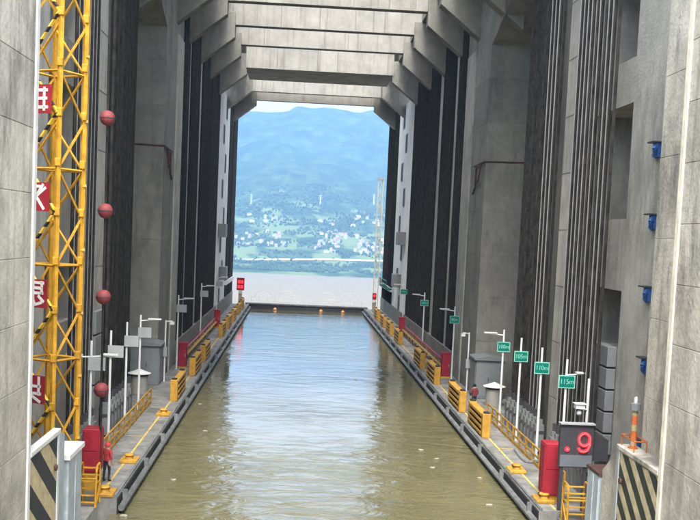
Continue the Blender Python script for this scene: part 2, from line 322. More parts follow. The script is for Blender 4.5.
# end of the tall walls, measured at the photograph's edges
for s, ye in ((-1, 28.15), (1, 28.95)):
    p = thing('lock_wall', f'tall pale concrete lock wall with pale edge strip at {SIDE[s]} picture edge', 'wall', (s*WE, ye, -6))
    stack('cast_panel', p, s*WE, s*13.0, 8.0, ye, -6, 20.6, 1.72, 'head', .012, ny=1)
    MB().box(s*(WE-.05), s*(WE+.14), ye-.2, ye+.05, -6, 20.6).build('edge_strip', 'strip' if s < 0 else 'ruststrip', p)
    # recessed wall behind
    y2 = 39.3
    q = thing('recess_wall', f'set-back plain concrete wall just beyond the {SIDE[s]} tall lock wall', 'wall', (s*TF, y2, -6))
    stack('cast_panel', q, s*(TF+.02), s*16.0, ye+.08, y2, -6, 24.5, 3.1, 'head', .012)
# low striped walls beyond the tall ones
def low_wall(s, y0, y1, y2, zt, z2, m):
    p = thing('striped_parapet', f'low concrete parapet with {"faded" if s>0 else "tan and"} black hazard stripes, {SIDE[s]} side', 'parapet', (s*WE, y0, -6))
    xi, xo = s*WE, s*(WE+(.5 if s > 0 else .14))
    MB().prism([(y0, -6), (y2, -6), (y2, z2), (y1, zt-.14), (y0, zt-.14)], 'x', xi, xo).build('wall_body', 'head' if s > 0 else 'bluegrey', p)
    MB().box(xi-s*.012, xi-s*.004, y0+.03, y1-.25, -5, zt-.2).build('hazard_panel', 'stripeR' if s > 0 else 'stripeL', p)
    MB().box(xi-s*.06, xo+s*.05, y0, y1+.05, zt-.14, zt+.02).build('coping', 'strip' if s < 0 else 'head', p, bevel=.02)
    MB().box(xi-s*.05, xi-s*.014, y1-.22, y1-.02, -5, zt-.15).build('edge_frame', 'post' if s < 0 else 'bluegrey', p)
    for k in range(2): MB().bar((xi-s*.02, y1-.5, zt-1.1-k*2.0), (xi-s*.09, y1-.5, zt-1.1-k*2.0), .1, 8).build('lug', 'rust', p)
low_wall(1, 29.05, 32.85, 34.4, 5.7, 4.5, None)
low_wall(-1, 28.25, 31.75, 32.6, 5.8, 5.5, None)
p = thing('steel_post', 'blue-grey weathered steel guide post beside striped parapet, right', 'post', (WE+.3, 35.3, -6))
MB().box(WE-.02, WE+.7, 34.7, 36.1, -6, 4.2).build('column', 'bluegrey', p, bevel=.05); MB().box(WE-.05, WE+.75, 34.65, 36.15, 4.2, 4.3).build('cap', 'rust', p)
MB().box(WE-.05, WE-.02, 35.3, 35.45, -5.9, 4.15).build('rib', 'bluegrey', p)
p = thing('steel_post', 'pale grey steel guide post with white cap beside striped parapet, left', 'post', (-WE-.3, 34.2, -6))
MB().box(-WE+.02, -WE-.7, 33.2, 35.3, -6, 4.5).build('column', 'bluegrey', p, bevel=.05); MB().box(-WE+.08, -WE-.76, 33.1, 35.4, 4.5, 4.66).build('cap', 'strip', p)
MB().box(-WE+.05, -WE+.02, 34.2, 34.4, -5.9, 4.45).build('rib', 'bluegrey', p)
# low head platform behind the posts
for s in (-1, 1):
    tag(MB().box(s*(WE+.76), s*11.95, 29.1, 42.6, -6, .5).build('head_platform', 'deck'), kind='structure')
# beacon on right parapet
b0 = Vector((9.25, 32.2, 5.72))
p = thing('beacon_pole', 'short orange banded pole with white lamp on right striped parapet', 'beacon', b0)
MB().lathe(b0, [(.16, 0), (.16, .04), (.1, .05), (.1, 1.25)], 10).build('pole', 'bandor', p, True)
MB().lathe(b0+Vector((0, 0, 1.25)), [(.17, 0), (.17, .22), (.08, .24)], 10).build('collar', 'grey', p, True)
MB().lathe(b0+Vector((0, 0, 1.49)), [(.06, 0), (.06, .16), (.02, .2)], 8).build('lamp', 'post', p, True)
q = MB()
for a, b in (((-.2, -.7, .35), (.2, -.7, .35)), ((.2, -.7, .35), (.2, .55, .35)), ((-.2, .55, .35), (.2, .55, .35)), ((-.2, -.7, .35), (-.2, .55, .35))): q.bar(b0+Vector(a), b0+Vector(b), .022)
q.build('guard_ring', 'orange', p)
for a in ((-.2, -.7), (.2, -.7), (.2, .55), (-.2, .55)): MB().bar(b0+Vector((a[0], a[1], 0)), b0+Vector((a[0], a[1], .36)), .022).build('guard_post', 'orange', p)
# ------------------------------------------------------------------ lift towers
ZB, ZT = BASE-1, 37.0
Y_ROPE0, Y_ROPE1, Y_DK1, Y_P0, Y_P1, Y_W1, Y_WH0, Y_WH1, Y_END = 45.3, 57.4, 63.6, 76.9, 87.6, 127.2, 127.6, 146.2, 163.0
CORB = [72.6, 82.2, 90.6, 101.2, 111.6, 124.3, 138.8, 153.6]
COLS = [(91.9, 93.9), (101.6, 104.4), (114.3, 115.2)]
for s in (-1, 1):
    S = SIDE[s]
    p = thing('lift_tower', f'tall grey concrete ship lift tower forming the {S} side', 'tower', (s*TF, 80, ZB))
    bx = lambda n, m, x0, x1, y0, y1, z0, z1, par=p: MB().box(s*x0, s*x1, y0, y1, z0, z1).build(n, m, par)
    # near wall bay with openings (Y 40.5 .. 51)
    xw = 13.0
    o0, o1 = 46.0, 52.0
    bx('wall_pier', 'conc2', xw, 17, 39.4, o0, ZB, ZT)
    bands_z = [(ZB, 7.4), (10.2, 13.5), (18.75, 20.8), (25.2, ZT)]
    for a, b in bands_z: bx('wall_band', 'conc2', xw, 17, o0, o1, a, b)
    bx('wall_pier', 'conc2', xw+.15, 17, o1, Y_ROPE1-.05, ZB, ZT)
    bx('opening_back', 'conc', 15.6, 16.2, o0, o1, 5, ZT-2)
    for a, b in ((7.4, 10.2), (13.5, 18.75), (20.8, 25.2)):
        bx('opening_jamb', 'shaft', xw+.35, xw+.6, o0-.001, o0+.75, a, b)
    # light guide band between rope groups
    ly0, ly1 = (52.6, 55.0) if s > 0 else (52.4, 55.6)
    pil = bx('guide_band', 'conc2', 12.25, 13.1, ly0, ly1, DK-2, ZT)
    for k in range(11):
        MB().box(s*12.22, s*12.25, ly0+.1, ly1-.1, 1+k*3.0, 3.9+k*3.0).build('lift_panel', 'conc2', pil)
    # side bay wall and recess
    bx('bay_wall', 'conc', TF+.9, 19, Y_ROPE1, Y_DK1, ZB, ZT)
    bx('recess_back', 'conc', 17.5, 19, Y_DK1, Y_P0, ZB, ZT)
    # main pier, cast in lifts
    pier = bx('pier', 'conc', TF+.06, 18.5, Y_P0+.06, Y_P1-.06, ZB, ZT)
    z = -2.0; ref = None
    while z < 31:
        if ref is None:
            ref = MB().box(s*TF, s*18.4, Y_P0, Y_P1, .006, 3.294).build('cast_lift', 'conc', None, bevel=.008); ref.parent = pier; ref.location = Vector((0, 0, z))-root_loc(pier)
        else: shared(ref, 'cast_lift', pier, (0, 0, z))
        z += 3.3
    # splayed fillet at the pier's lower outer corner (paler, painting in this side's brighter light)
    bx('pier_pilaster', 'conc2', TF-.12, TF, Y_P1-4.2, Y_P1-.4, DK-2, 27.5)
    # knee haunch over the recess
    MB().prism([(Y_P0, 26.8), (Y_P0, 33), (64.2, 33), (64.2, 30.6)], 'x', s*TF, s*16).build('knee_haunch', 'conc', p)
    # wells behind ropes
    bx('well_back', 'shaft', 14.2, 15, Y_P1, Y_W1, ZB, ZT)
    for a, b in COLS: bx('well_column', 'conc2', TF+.02, 14.2, a, b, DK-2, ZT)
    # white stair tower
    wp = bx('stair_shaft', 'white', TF-.02, 16, Y_WH0, Y_WH1, ZB, 30)
    for k in range(8):
        zz = 2.0+k*3.55; yy = 135.5+(k % 2)*4
        fr = MB().box(s*(TF-.1), s*TF, yy-.95, yy+.95, zz, zz+2.5).build('window_frame', 'grey', wp)
        MB().box(s*(TF-.115), s*(TF-.1), yy-.75, yy+.75, zz+.15, zz+2.35).build('pane', 'glass', wp)
    for (yy, zz) in ((132.5, 11.2), (136, 5.6)):
        bal = MB().box(s*(TF-1.0), s*(TF-.02), yy-1.6, yy+1.6, zz, zz+1.7).build('balcony_box', 'grey', wp, bevel=.04)
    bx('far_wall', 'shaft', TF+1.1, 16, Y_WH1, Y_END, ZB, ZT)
    bx('end_pier', 'conc', TF+.6, 16, Y_END, Y_END+2, ZB, ZT)
    bx('link_beam', 'white', TF-.3, TF+1.2, Y_WH1, Y_END, 4.3, 4.9)
    # low parapet at the foot of wells
    bx('foot_wall', 'conc', 11.78, 12.0, Y_P1, Y_END, DK-2, 2.3)
    bx('foot_ledge', 'conc', 11.78, 12.05, Y_P1, Y_END, 2.3, 2.55)
    # corbels: deep gussets carrying the roof beams
    for i, y in enumerate(CORB):
        zt_ = 30.75; k = .78; xo = 13.4
        prof = [(s*8.72, zt_), (s*8.72, 33.2), (s*xo, 33.2), (s*xo, zt_-(xo-8.72)*k*1.0)]
        c = MB().prism(prof, 'y', y, y+1.25).build('corbel', 'conc', p, bevel=.02)
    # long edge beam along corbel tops
    bx('edge_beam', 'conc', 9.4, 13.2, 66, Y_END, 33.25, 36.5)
    # unseen slab added over the near recess to shade the pier fronts
    bx('shade_slab', 'conc', 9.4, 19.5, 50.5, 72.4, 36.6, 37.1)
    # pipe bracket on the pier
    pb = thing('pipe_bracket', f'small dark red bent pipe bracket on the {S} concrete pier', 'bracket', (s*(TF-.02), 77.6, 17.2))
    q = pb.location
    MB().path([q+Vector((s*5.5, -.76, 1.05)), q+Vector((-s*.06, -.76, .95)), q+Vector((-s*.08, 3.8, .85))], .06).build('conduit', 'rust', pb)
    MB().path([q+Vector((-s*.1, .6, .85)), q+Vector((-s*.25, .6, -.4)), q+Vector((-s*.1, 2.2, -.5))], .09).build('pipe_bend', 'rust', pb)
    MB().path([q+Vector((-s*.1, 2.6, .7)), q+Vector((-s*.1, 2.6, -.8)), q+Vector((-s*.1, 3.6, -1.3))], .08).build('drop_pipe', 'rust', pb)
# ------------------------------------------------------------------ rope bundles
RR = random.Random(3)
def rope_bundle(s, y0, y1, step, rad, label, zt=34, z0=DK-.2, x=12.05, rods=False, anchors=False, rodx=.0, back=True, box=False):
    p = thing('rope_bundle', label, 'steel ropes', (s*x, (y0+y1)/2, z0))
    n = max(1, int(round((y1-y0)/step))); ro = rd = an = None
    for k in range(n):
        y = y0+(k+.5)*(y1-y0)/n
        if ro is None:
            ro = (MB().box(-rad, rad, -rad, rad, 0, zt-z0) if box else MB().bar((0, 0, 0), (0, 0, zt-z0), rad, 6)).build('rope', 'rope'); ro.parent = p; ro.location = Vector((s*x, y, z0))-p.location
        else: shared(ro, 'rope', p, (s*x, y, z0))
        if rods and RR.random() < .8:  # pale rods stand in for the lit gaps between ropes
            yr = y+.5*(y1-y0)/n
            if rd is None: rd = MB().bar((0, 0, 0), (0, 0, zt-z0), rad*.5, 6).build('gap_rod', 'rod'); rd.parent = p; rd.location = Vector((s*(x+rodx), yr, z0))-p.location
            else: shared(rd, 'gap_rod', p, (s*(x+rodx), yr, z0))
        if anchors:
            if rad > .12 and k % 2: continue
            if an is None:
                a = MB().box(-.26, .26, -.24, .24, 0, 1.5); a.box(-.18, .18, -.17, .17, 1.5, 1.8); a.bar((0, 0, 1.8), (0, 0, 2.2), .14, 8); a.mi = [0]*12+[1]*8; a.box(-.29, .29, -.27, .27, 1.0, 1.16, 1)
                an = a.build('rope_anchor', ['grey', 'dark']); an.parent = p; an.location = Vector((s*(x-.12), y, DK))-p.location
            else: shared(an, 'rope_anchor', p, (s*(x-.12), y, DK))
    return p
for s in (-1, 1):
    S = SIDE[s]
    if s > 0:
        rope_bundle(s, 45.4, 52.4, .7, .085, 'spaced dark steel ropes in front of wall openings, right, nearest group', rods=True, anchors=True)
        rope_bundle(s, 55.2, 58.6, .8, .085, 'narrow group of dark steel ropes beyond pale guide band, right', rods=True, anchors=True)
        rope_bundle(s, 58.8, 63.5, .5, .13, 'solid black rope curtain before the recess on the right', anchors=True)
    else:
        rope_bundle(s, 46.6, 52.2, .8, .085, 'spaced dark steel ropes behind yellow lattice mast, left', rods=True, anchors=True)
        rope_bundle(s, 55.8, 63.3, .5, .13, 'solid black rope curtain before the recess on the left', anchors=True)
    ed = [Y_P1+.15]+[q for c in COLS for q in c]+[Y_W1-.2]
    names = ['nearest', 'second', 'third', 'farthest']
    for i in range(4):
        rope_bundle(s, ed[2*i]+.05, ed[2*i+1]-.05, .45, .2, f'{names[i]} dark rope panel between pier and white stair shaft, {S}', z0=2.56)
    rope_bundle(s, Y_WH1+.3, 152.4, .45, .2, f'dark rope panel just beyond the white stair shaft, {S}', z0=2.56)
    rope_bundle(s, 154.2, Y_END-.2, .45, .2, f'last dark rope panel at the far {S} tower end', z0=2.56)
# ------------------------------------------------------------------ roof beams
def roof_beam(y, th, zb, zt, half, label, cuts, hide=False):
    p = thing('roof_beam', label, 'beam', (0, y+th/2, zb))
    MB().box(-half, half, y+.09, y+th, zb, zt).build('beam_core', 'beam' if th < 5 else 'conc', p)  # deep girder gets darker concrete to paint in its underside shade
    for a, b in zip(cuts, cuts[1:]):
        MB().box(a+.035, b-.035, y, y+.085, zb+.02, zt-.02).build('facing_panel', 'beam', p)
    return p
def cutlist(seed, half, n):
    r = random.Random(seed); c = sorted(r.uniform(-half+1.2, half-1.2) for _ in range(n)); out = [-half]
    for v in c:
        if v-out[-1] > .9: out.append(v)
    return out+[half]
for i, (y, zb, lab) in enumerate([(72.95, 33.3, 'nearest'), (82.55, 32.2, 'second nearest'), (90.95, 32.0, 'third nearest'), (101.5, 32.0, 'fourth'), (111.9, 32.0, 'fifth')]):
    roof_beam(y, 1.0, zb, 36.2, 10.2, f'pale concrete roof beam with dark joints, {lab} of the row', cutlist(i+3, 10.2, 8))
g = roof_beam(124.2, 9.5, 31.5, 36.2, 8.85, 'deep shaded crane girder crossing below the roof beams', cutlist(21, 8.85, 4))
roof_beam(149.6, 1.0, 32.2, 36.2, 9.38, 'pale roof beam second from the far opening', cutlist(31, 9.25, 8))
roof_beam(153.95, 1.0, 31.5, 36.2, 10.2, 'last pale roof beam framing the sky', cutlist(41, 9.25, 3))
tag(MB().box(-9.35, 9.35, 57, 72.4, 36.65, 37.05).build('roof', 'conc'), kind='structure')  # unseen slab added over the channel to keep sun off the piers
# ------------------------------------------------------------------ far gate
p = thing('chamber_gate', 'low dark steel gate closing the far end of the chamber', 'gate', (0, 160.5, -3))
MB().box(-9.6, 9.6, 160.45, 161.3, -3, .75).build('gate_leaf', 'dark', p)
MB().box(-9.6, 9.6, 160.3, 161.5, .75, .95).build('top_walkway', 'pipe', p)
for k in range(13): MB().box(-9.2+k*1.53, -9.05+k*1.53, 160.25, 160.45, -1, .74).build('stiffener', 'dark', p)
for k, px in enumerate((275, 321, 343)):
    q = at(px, 309, y=160.0); q.z = .02
    o = thing('float_light', f'{["leftmost","middle","rightmost"][k]} small orange float at the far gate', 'float', q)
    MB().lathe(q, [(.24, -.1), (.3, .08), (.24, .22), (.12, .3)], 12).build('float_body', 'buoy', o, True); MB().lathe(q, [(.08, .3), (.08, .38), (.03, .42)], 8).build('lamp', 'buoy', o, True)
for k, (a, b) in enumerate(((-8.8, -1.2), (1.2, 8.8))):
    p = thing('white_railing', f'thin white arched railing beyond the far gate, {"left" if k==0 else "right"} half', 'railing', ((a+b)/2, 162.5, .7))
    MB().box(a, b, 162.2, 163, .3, .7).build('rail_base', 'pipe', p)
    for zz in (1.2, 1.8): MB().bar((a, 162.5, zz), (b, 162.5, zz), .022).build('rail', 'post', p)
    for j in range(7):
        x = a+(b-a)*j/6; MB().bar((x, 162.5, .7), (x, 162.5, 1.8), .025).build('rail_post', 'post', p)
    for j in range(2):
        x0 = a+.6+j*3.6; pts = [(x0+1.4-1.4*math.cos(math.pi*t/8), 162.5, 1.8+1.1*math.sin(math.pi*t/8)) for t in range(9)]
        MB().path(pts, .03).build('arch', 'post', p)
# signal boards at the far end
for s in (-1, 1):
    x = -10.3 if s < 0 else 10.4; zz = 3.0 if s < 0 else 2.4; hw = .58 if s < 0 else .3; hh = 1.9 if s < 0 else 1.0
    p = thing('signal_board', f'{"red lit square" if s<0 else "small red and white"} signal board on yellow post by far gate, {SIDE[s]}', 'signal', (x, 158, DK))
    MB().box(x-.28, x+.28, 157.85, 158.3, DK, zz-.5).build('post', 'padyel', p); MB().box(x-.3, x+.3, 157.8, 158.35, zz-.5, zz).build('post_cap', 'strip', p)
    MB().box(x-hw, x+hw, 157.85, 158.1, zz, zz+hh).build('board', 'red', p)
    if s < 0:
        for j in range(2):
            for i in range(2): MB().box(x-.4+i*.46, x-.06+i*.46, 157.8, 157.85, zz+.3+j*.75, zz+.75+j*.75).build('lit_mark', 'led', p)
    else: MB().bar((x, 157.85, zz+.6), (x, 157.8, zz+.6), .2, 12).build('lit_mark', 'led', p)
# far lattice mast
def lattice(p, base, w_, h, seg, r, mc, mb_, rot=0, skipmat=None):
    c = [base+Vector((math.cos(rot+math.pi/4+i*math.pi/2), math.sin(rot+math.pi/4+i*math.pi/2), 0))*w_/math.sqrt(2) for i in range(4)]
    U = Vector((0, 0, 1))
    for i in range(4): MB().bar(c[i], c[i]+U*h, r, 4).build('chord', mc, p)
    n = int(round(h/seg))
    for i in range(4):
        a, b = c[i], c[(i+1) % 4]; m = skipmat if (skipmat and i == 2) else mb_
        for k in range(n):
            z0 = U*(k*h/n); z1 = U*((k+1)*h/n)
            u, v = (a, b) if k % 2 == 0 else (b, a)
            MB().bar(u+z0, v+z1, r*.5, 4).build('brace', m, p)
        for k in range(0, n+1, 2):
            MB().bar(a+U*(k*h/n), b+U*(k*h/n), r*.5, 4).build('strut', mb_, p)
    return c
b0 = Vector((12.15, 178, -6)); p = thing('lattice_mast', 'thin pale lattice mast beyond the far right tower end', 'mast', b0)
lattice(p, b0, .8, 28, 1.3, .06, 'padyel', 'padyel')
MB().box(b0.x-.55, b0.x+.55, b0.y-.55, b0.y+.55, 22, 22.3).build('mast_head', 'grey', p)
tag(MB().box(-16, 16, 170, 184, -115, -6).build('outer_pier', 'conc'), 'concrete pier block outside the far gate', 'pier')
# ------------------------------------------------------------------ near yellow crane mast
b0 = Vector((-10.6, 37.3, .5)); rot = math.radians(-26)
p = thing('crane_mast', 'yellow lattice crane mast with red character plates beside left lock wall', 'crane mast', b0)
c = lattice(p, b0, 1.35, 22, 1.72, .095, 'mast', 'mast', rot, None)
fa = min(c, key=lambda v: v.y)                                   # nearest corner
lf = min(c, key=lambda v: v.x); rt = max(c, key=lambda v: v.x)
d = (fa-lf).normalized(); nrm = Vector((d.y, -d.x, 0))
for k in range(13):                                              # black-banded face braces on the front
    U = Vector((0, 0, 1)); z0 = 1.72*k; z1 = z0+1.72
    a, b = (lf, fa) if k % 2 == 0 else (fa, lf)
    if z1 < 22.4: MB().bar(a+U*z0+nrm*.1, b+U*z1+nrm*.1, .06, 4).build('banded_brace', 'bandmast', p)
for k in range(1, 13):
    for cc, dd in ((fa, d), (rt, (rt-fa).normalized())):
        q = cc+Vector((0, 0, 1.72*k)); MB().box(q.x-.1, q.x+.1, q.y-.125, q.y+.11, q.z-.15, q.z+.15).build('gusset', 'mast', p, bevel=.03)
MB().path([fa+Vector((.2, -.1, 0)), fa+Vector((.05, -.05, 2.6))], .2, 4).build('base_gusset', 'mast', p)
MB().bar(rt+Vector((.05, .05, 0)), rt+Vector((.05, .05, 22)), .07, 6).build('cable_riser', 'mast', p)
for k in range(9): MB().bar(rt+Vector((.0, .0, 1.5+k*2.3)), rt+Vector((.12, .06, 1.5+k*2.3)), .09, 6).build('riser_clip', 'yellow', p)
# character plates: strokes as the photograph shows them (u across, v up; plate is 1.1 x 1.05)
STROKES = [
    [(-.42, .3, .32, .3), (-.42, .02, .3, .02), (-.42, -.28, .34, -.28), (-.1, .42, -.1, -.28), (.22, .36, .22, -.36)],
    [(-.4, .36, .1, .36), (-.3, .36, .28, -.4), (.24, .4, -.36, -.42), (-.4, .0, -.05, .02), (.05, .08, .34, .3)],
    [(-.35, .4, .35, .38), (-.3, .2, .3, .2), (.3, .4, .3, .02), (-.36, .02, .32, .02), (-.3, -.12, -.36, -.38), (-.1, -.14, .0, -.4), (.0, -.4, .26, -.32), (.18, -.1, .36, -.26)],
    [(-.3, .4, -.3, -.1), (-.3, .12, .3, .12), (.26, .42, .26, -.16), (-.4, -.14, .32, -.14), (-.1, -.2, .3, -.42)],
]
for i, (py, st) in enumerate(zip((100, 197, 293, 388), STROKES)):
    cz = at(42, py, y=36.8).z; cen = (lf*.5+fa*.5)+Vector((0, 0, cz-b0.z))+nrm*.22
    def P(u, v, o_): return cen+d*u+Vector((0, 0, v))+nrm*o_
    q = MB(); q.add([P(-.52, -.5, 0), P(.52, -.5, 0), P(.52, .5, 0), P(-.52, .5, 0), P(-.52, -.5, .03), P(.52, -.5, .03), P(.52, .5, .03), P(-.52, .5, .03)],
                    [(0, 1, 2, 3), (4, 5, 6, 7), (0, 1, 5, 4), (1, 2, 6, 5), (2, 3, 7, 6), (3, 0, 4, 7)])
    pl = q.build('sign_plate', 'red', p); pl['label'] = 'red plate with white character'
    for (u0, v0, u1, v1) in st:
        e = Vector((u1-u0, v1-v0)).normalized()*.05; g_ = Vector((-e.y, e.x))
        u0, v0, u1, v1 = u0-e.x, v0-e.y, u1+e.x, v1+e.y
        q = MB(); cs = [(u0+g_.x, v0+g_.y), (u0-g_.x, v0-g_.y), (u1-g_.x, v1-g_.y), (u1+g_.x, v1+g_.y)]
        q.add([P(u, v, .032) for u, v in cs]+[P(u, v, .045) for u, v in cs], [(0, 1, 2, 3), (4, 5, 6, 7), (0, 1, 5, 4), (1, 2, 6, 5), (2, 3, 7, 6), (3, 0, 4, 7)])
        q.build('character_stroke', 'strip', pl)
# warning balls on a cable
b0 = Vector((-10.0, 44, DK)); p = thing('ball_cable', 'vertical dark cable carrying four dull red warning balls, left', 'ball cable', b0)
MB().bar((-9.98, 44, DK), (-10.1, 44, 30), .05, 6).build('cable', 'rope', p)
for z in (16.63, 12.74, 9.09, 5.09):
    x = -10-.12*(z-DK)/29+.02
    bl = MB().ball((x, 44, z), .32, 18).build('warning_ball', 'redball', p, True)
    MB().lathe((x, 44, z), [(.325, -.02), (.33, 0), (.325, .02)], 18).build('seam', 'dark', bl, True)
# ------------------------------------------------------------------ walkway furniture
def fender():
    p = thing('wharf_fender', 'yellow', 'fender', (0, 0, 0))
    for k, y in enumerate((0, 4.6)):
        MB().box(-.24, .24, y, y+.5, 0, 1.42).build('end_post', 'yellow', p, bevel=.03)
        MB().box(-.17, .17, y+.08, y+.42, 1.42, 1.53).build('post_cap', 'black', p, bevel=.03)
    for k in range(4):
        MB().box(-.28, -.2, .5, 4.6, .12+k*.36, .3+k*.36).build('rail', 'yellow', p, bevel=.02)
    MB().box(-.17, -.04, .5, 4.6, .05, 1.28).build('slat_shade', 'black', p)  # black sheet standing in for the shadow between the slats
    MB().box(-.27, .16, .5, 4.6, 1.3, 1.4).build('top_plate', 'yellow', p, bevel=.02)
    return p
proto = fender(); ordn = ['nearest', 'second', 'third', 'fourth', 'fifth', 'sixth', 'seventh', 'eighth']
FY = {1: [58.7, 67.3, 79.8, 89.2, 108.8, 119.3, 128.6, 139], -1: [67.6, 79.6, 88.4, 108.8, 119, 128.6, 139, 148]}
first = True
for s in (1, -1):
    for i, y in enumerate(FY[s]):
        o = proto if first else copy_tree(proto); first = False
        o.location = (s*9.62, y, DK); 
        if s < 0: o.scale.x = -1
        o['label'] = f'yellow slatted mooring fender, {ordn[i]} from the camera on {SIDE[s]} walkway'; o['group'] = 'yellow fenders along the water edges'
        if y in (108.8,): pass
# flat bollards
for s, y in ((-1, 49.7), (1, 50.3), (-1, 62.5), (1, 44.6), (-1, 43.4)):
    q = Vector((s*9.6, y, DK))
    nm = {(-1, 49.7): 'near red-topped worker, left', (1, 50.3): 'halfway along near rail, right', (-1, 62.5): 'just before the first left fender', (1, 44.6): 'at the near end of right walkway', (-1, 43.4): 'at the near end of left walkway'}[(s, y)]
    o = thing('deck_bollard', f'low worn yellow deck bollard {nm}', 'bollard', q)
    MB().box(q.x-.42, q.x+.42, y-.55, y+.55, DK, DK+.16).build('base_plate', 'yellow', o, bevel=.03)
    MB().lathe(q+Vector((0, -.15, .16)), [(.2, 0), (.16, .12), (.24, .2), (.2, .26)], 10).build('bollard_head', 'yellow', o, True)
    MB().box(q.x-.14, q.x+.14, y+.15, y+.45, DK+.16, DK+.3).build('lug', 'rust', o, bevel=.02)
# posts with distance boards
LINE = [(115, 'arm'), (110, ''), (105, ''), (100, 'arm'), (80, 'arm'), (60, 'arm'), (40, 'arm')]
for s in (1, -1):
    for k, (mk, a) in enumerate(LINE):
        y = 47.91+115-mk; x = s*11.22; H = 6.75-DK
        if s > 0: lab = f'white post with green {mk}m distance board on right walkway'
        else: lab = f'white post with blank grey board, {["nearest","second","third","fourth","fifth","sixth","seventh"][k]} along the left walkway'
        p = thing('distance_post', lab, 'post', (x, y, DK), group='distance posts along the walkways')
        MB().bar((x, y, DK), (x, y, 6.75), .075, 8, r2=.055).build('pole', 'post', p, True)
        MB().box(x-.16, x+.16, y-.16, y+.16, DK, DK+.06).build('base_plate', 'greylt', p)
        xb = x+(.0 if s > 0 else .28)
        bd = MB().box(xb-.4, xb+.4, y-.13, y-.1, 5.69-.31, 5.69+.31).build('board', 'greenlt' if s > 0 else 'greylt', p)
        if s > 0:
            MB().box(xb-.355, xb+.355, y-.136, y-.13, 5.69-.265, 5.69+.265).build('board_face', 'green', bd)
            text_mesh('lettering', f'{mk}m', .34, 'greenlt', bd, Matrix.Translation(Vector((xb, y-.142, 5.69))-Vector((x, y, DK))) @ Matrix.Rotation(math.pi/2, 4, 'X') @ Matrix.Diagonal((.86, 1, 1, 1)), .003)
        MB().box(x-.12, x+.12, y-.1, y-.07, 5.5, 5.56).build('bracket', 'greylt', p)
        if a:
            sg = -s if mk != 115 else (1 if s > 0 else 1)
            za = 6.4 if mk != 115 else 6.0
            e = Vector((x+sg*1.15, y, za+.1)); 
            ar = MB().bar((x, y, za), e, .04, 6).build('lamp_arm', 'post', p)
            MB().box(min(x+sg*.45, x+sg*1.25), max(x+sg*.45, x+sg*1.25), y-.13, y+.13, za+.1, za+.17).build('lamp_head', 'post', ar)
            if mk == 115 and s < 0:
                ar = MB().bar((x, y, za), (x-1.0, y, za-.05), .04, 6).build('lamp_arm', 'post', p)
                MB().box(x-1.15, x-.4, y-.13, y+.13, za+.02, za+.09).build('lamp_head', 'post', ar)
# low yellow rails
for s in (1, -1):
    y0, y1 = (46.2, 65.5) if s > 0 else (46.2, 66.5); x = s*10.95
    p = thing('guard_rail', f'low worn yellow guard rail along the {SIDE[s]} walkway foot', 'railing', (x, y0, DK))
    for zz in (.5, .95): MB().box(x-.035, x+.035, y0, y1, DK+zz-.04, DK+zz+.04).build('rail', 'yellow', p)
    MB().box(x-.03, x+.03, y0, y1, DK+.02, DK+.16).build('kick_plate', 'yellow', p)
    n = 12; ref = None
    for k in range(n+1):
        y = y0+(y1-y0)*k/n
        MB().box(x-.05, x+.05, y-.05, y+.05, DK, DK+1.0).build('rail_post', 'yellow', p)
# red hydrant cabinets with a red rail between
for s in (1, -1):
    for k, y in enumerate((84, 120)):
        x = s*10.9
        p = thing('hydrant_cabinet', f'{"near" if k==0 else "far"} red hydrant cabinet on {SIDE[s]} walkway, at {"near" if k==0 else "far"} end of red rail', 'cabinet', (x, y, DK))
        MB().box(x-.35, x+.35, y, y+.7, DK, DK+2.0).build('body', 'red', p, bevel=.03); MB().box(x-.3, x+.3, y-.03, y, DK+.15, DK+1.85).build('door', 'red', p)
        MB().box(x+.2, x+.25, y-.06, y-.03, DK+.95, DK+1.15).build('handle', 'greylt', p)
        MB().box(x-.42, x+.42, y-.06, y+.78, DK+2.0, DK+2.1).build('lid', 'red', p)
        MB().box(x-.42, x+.42, y-.1, y+.8, DK, DK+.12).build('plinth', 'yellow', p)
    p = thing('red_rail', f'long red and yellow pipe rail on {SIDE[s]} walkway between hydrant cabinets', 'railing', (s*11.1, 85, DK))
    MB().bar((s*11.1, 85, DK+1.1), (s*11.1, 119.8, DK+1.1), .11, 6).build('red_pipe', 'red', p); MB().bar((s*10.95, 85, DK+.65), (s*10.95, 119.8, DK+.65), .1, 6).build('yellow_pipe', 'yellow', p)
    for k in range(12): MB().box(s*11.05-.06, s*11.05+.06, 86+k*3-.06, 86+k*3+.06, DK, DK+1.1).build('support', 'yellow', p)
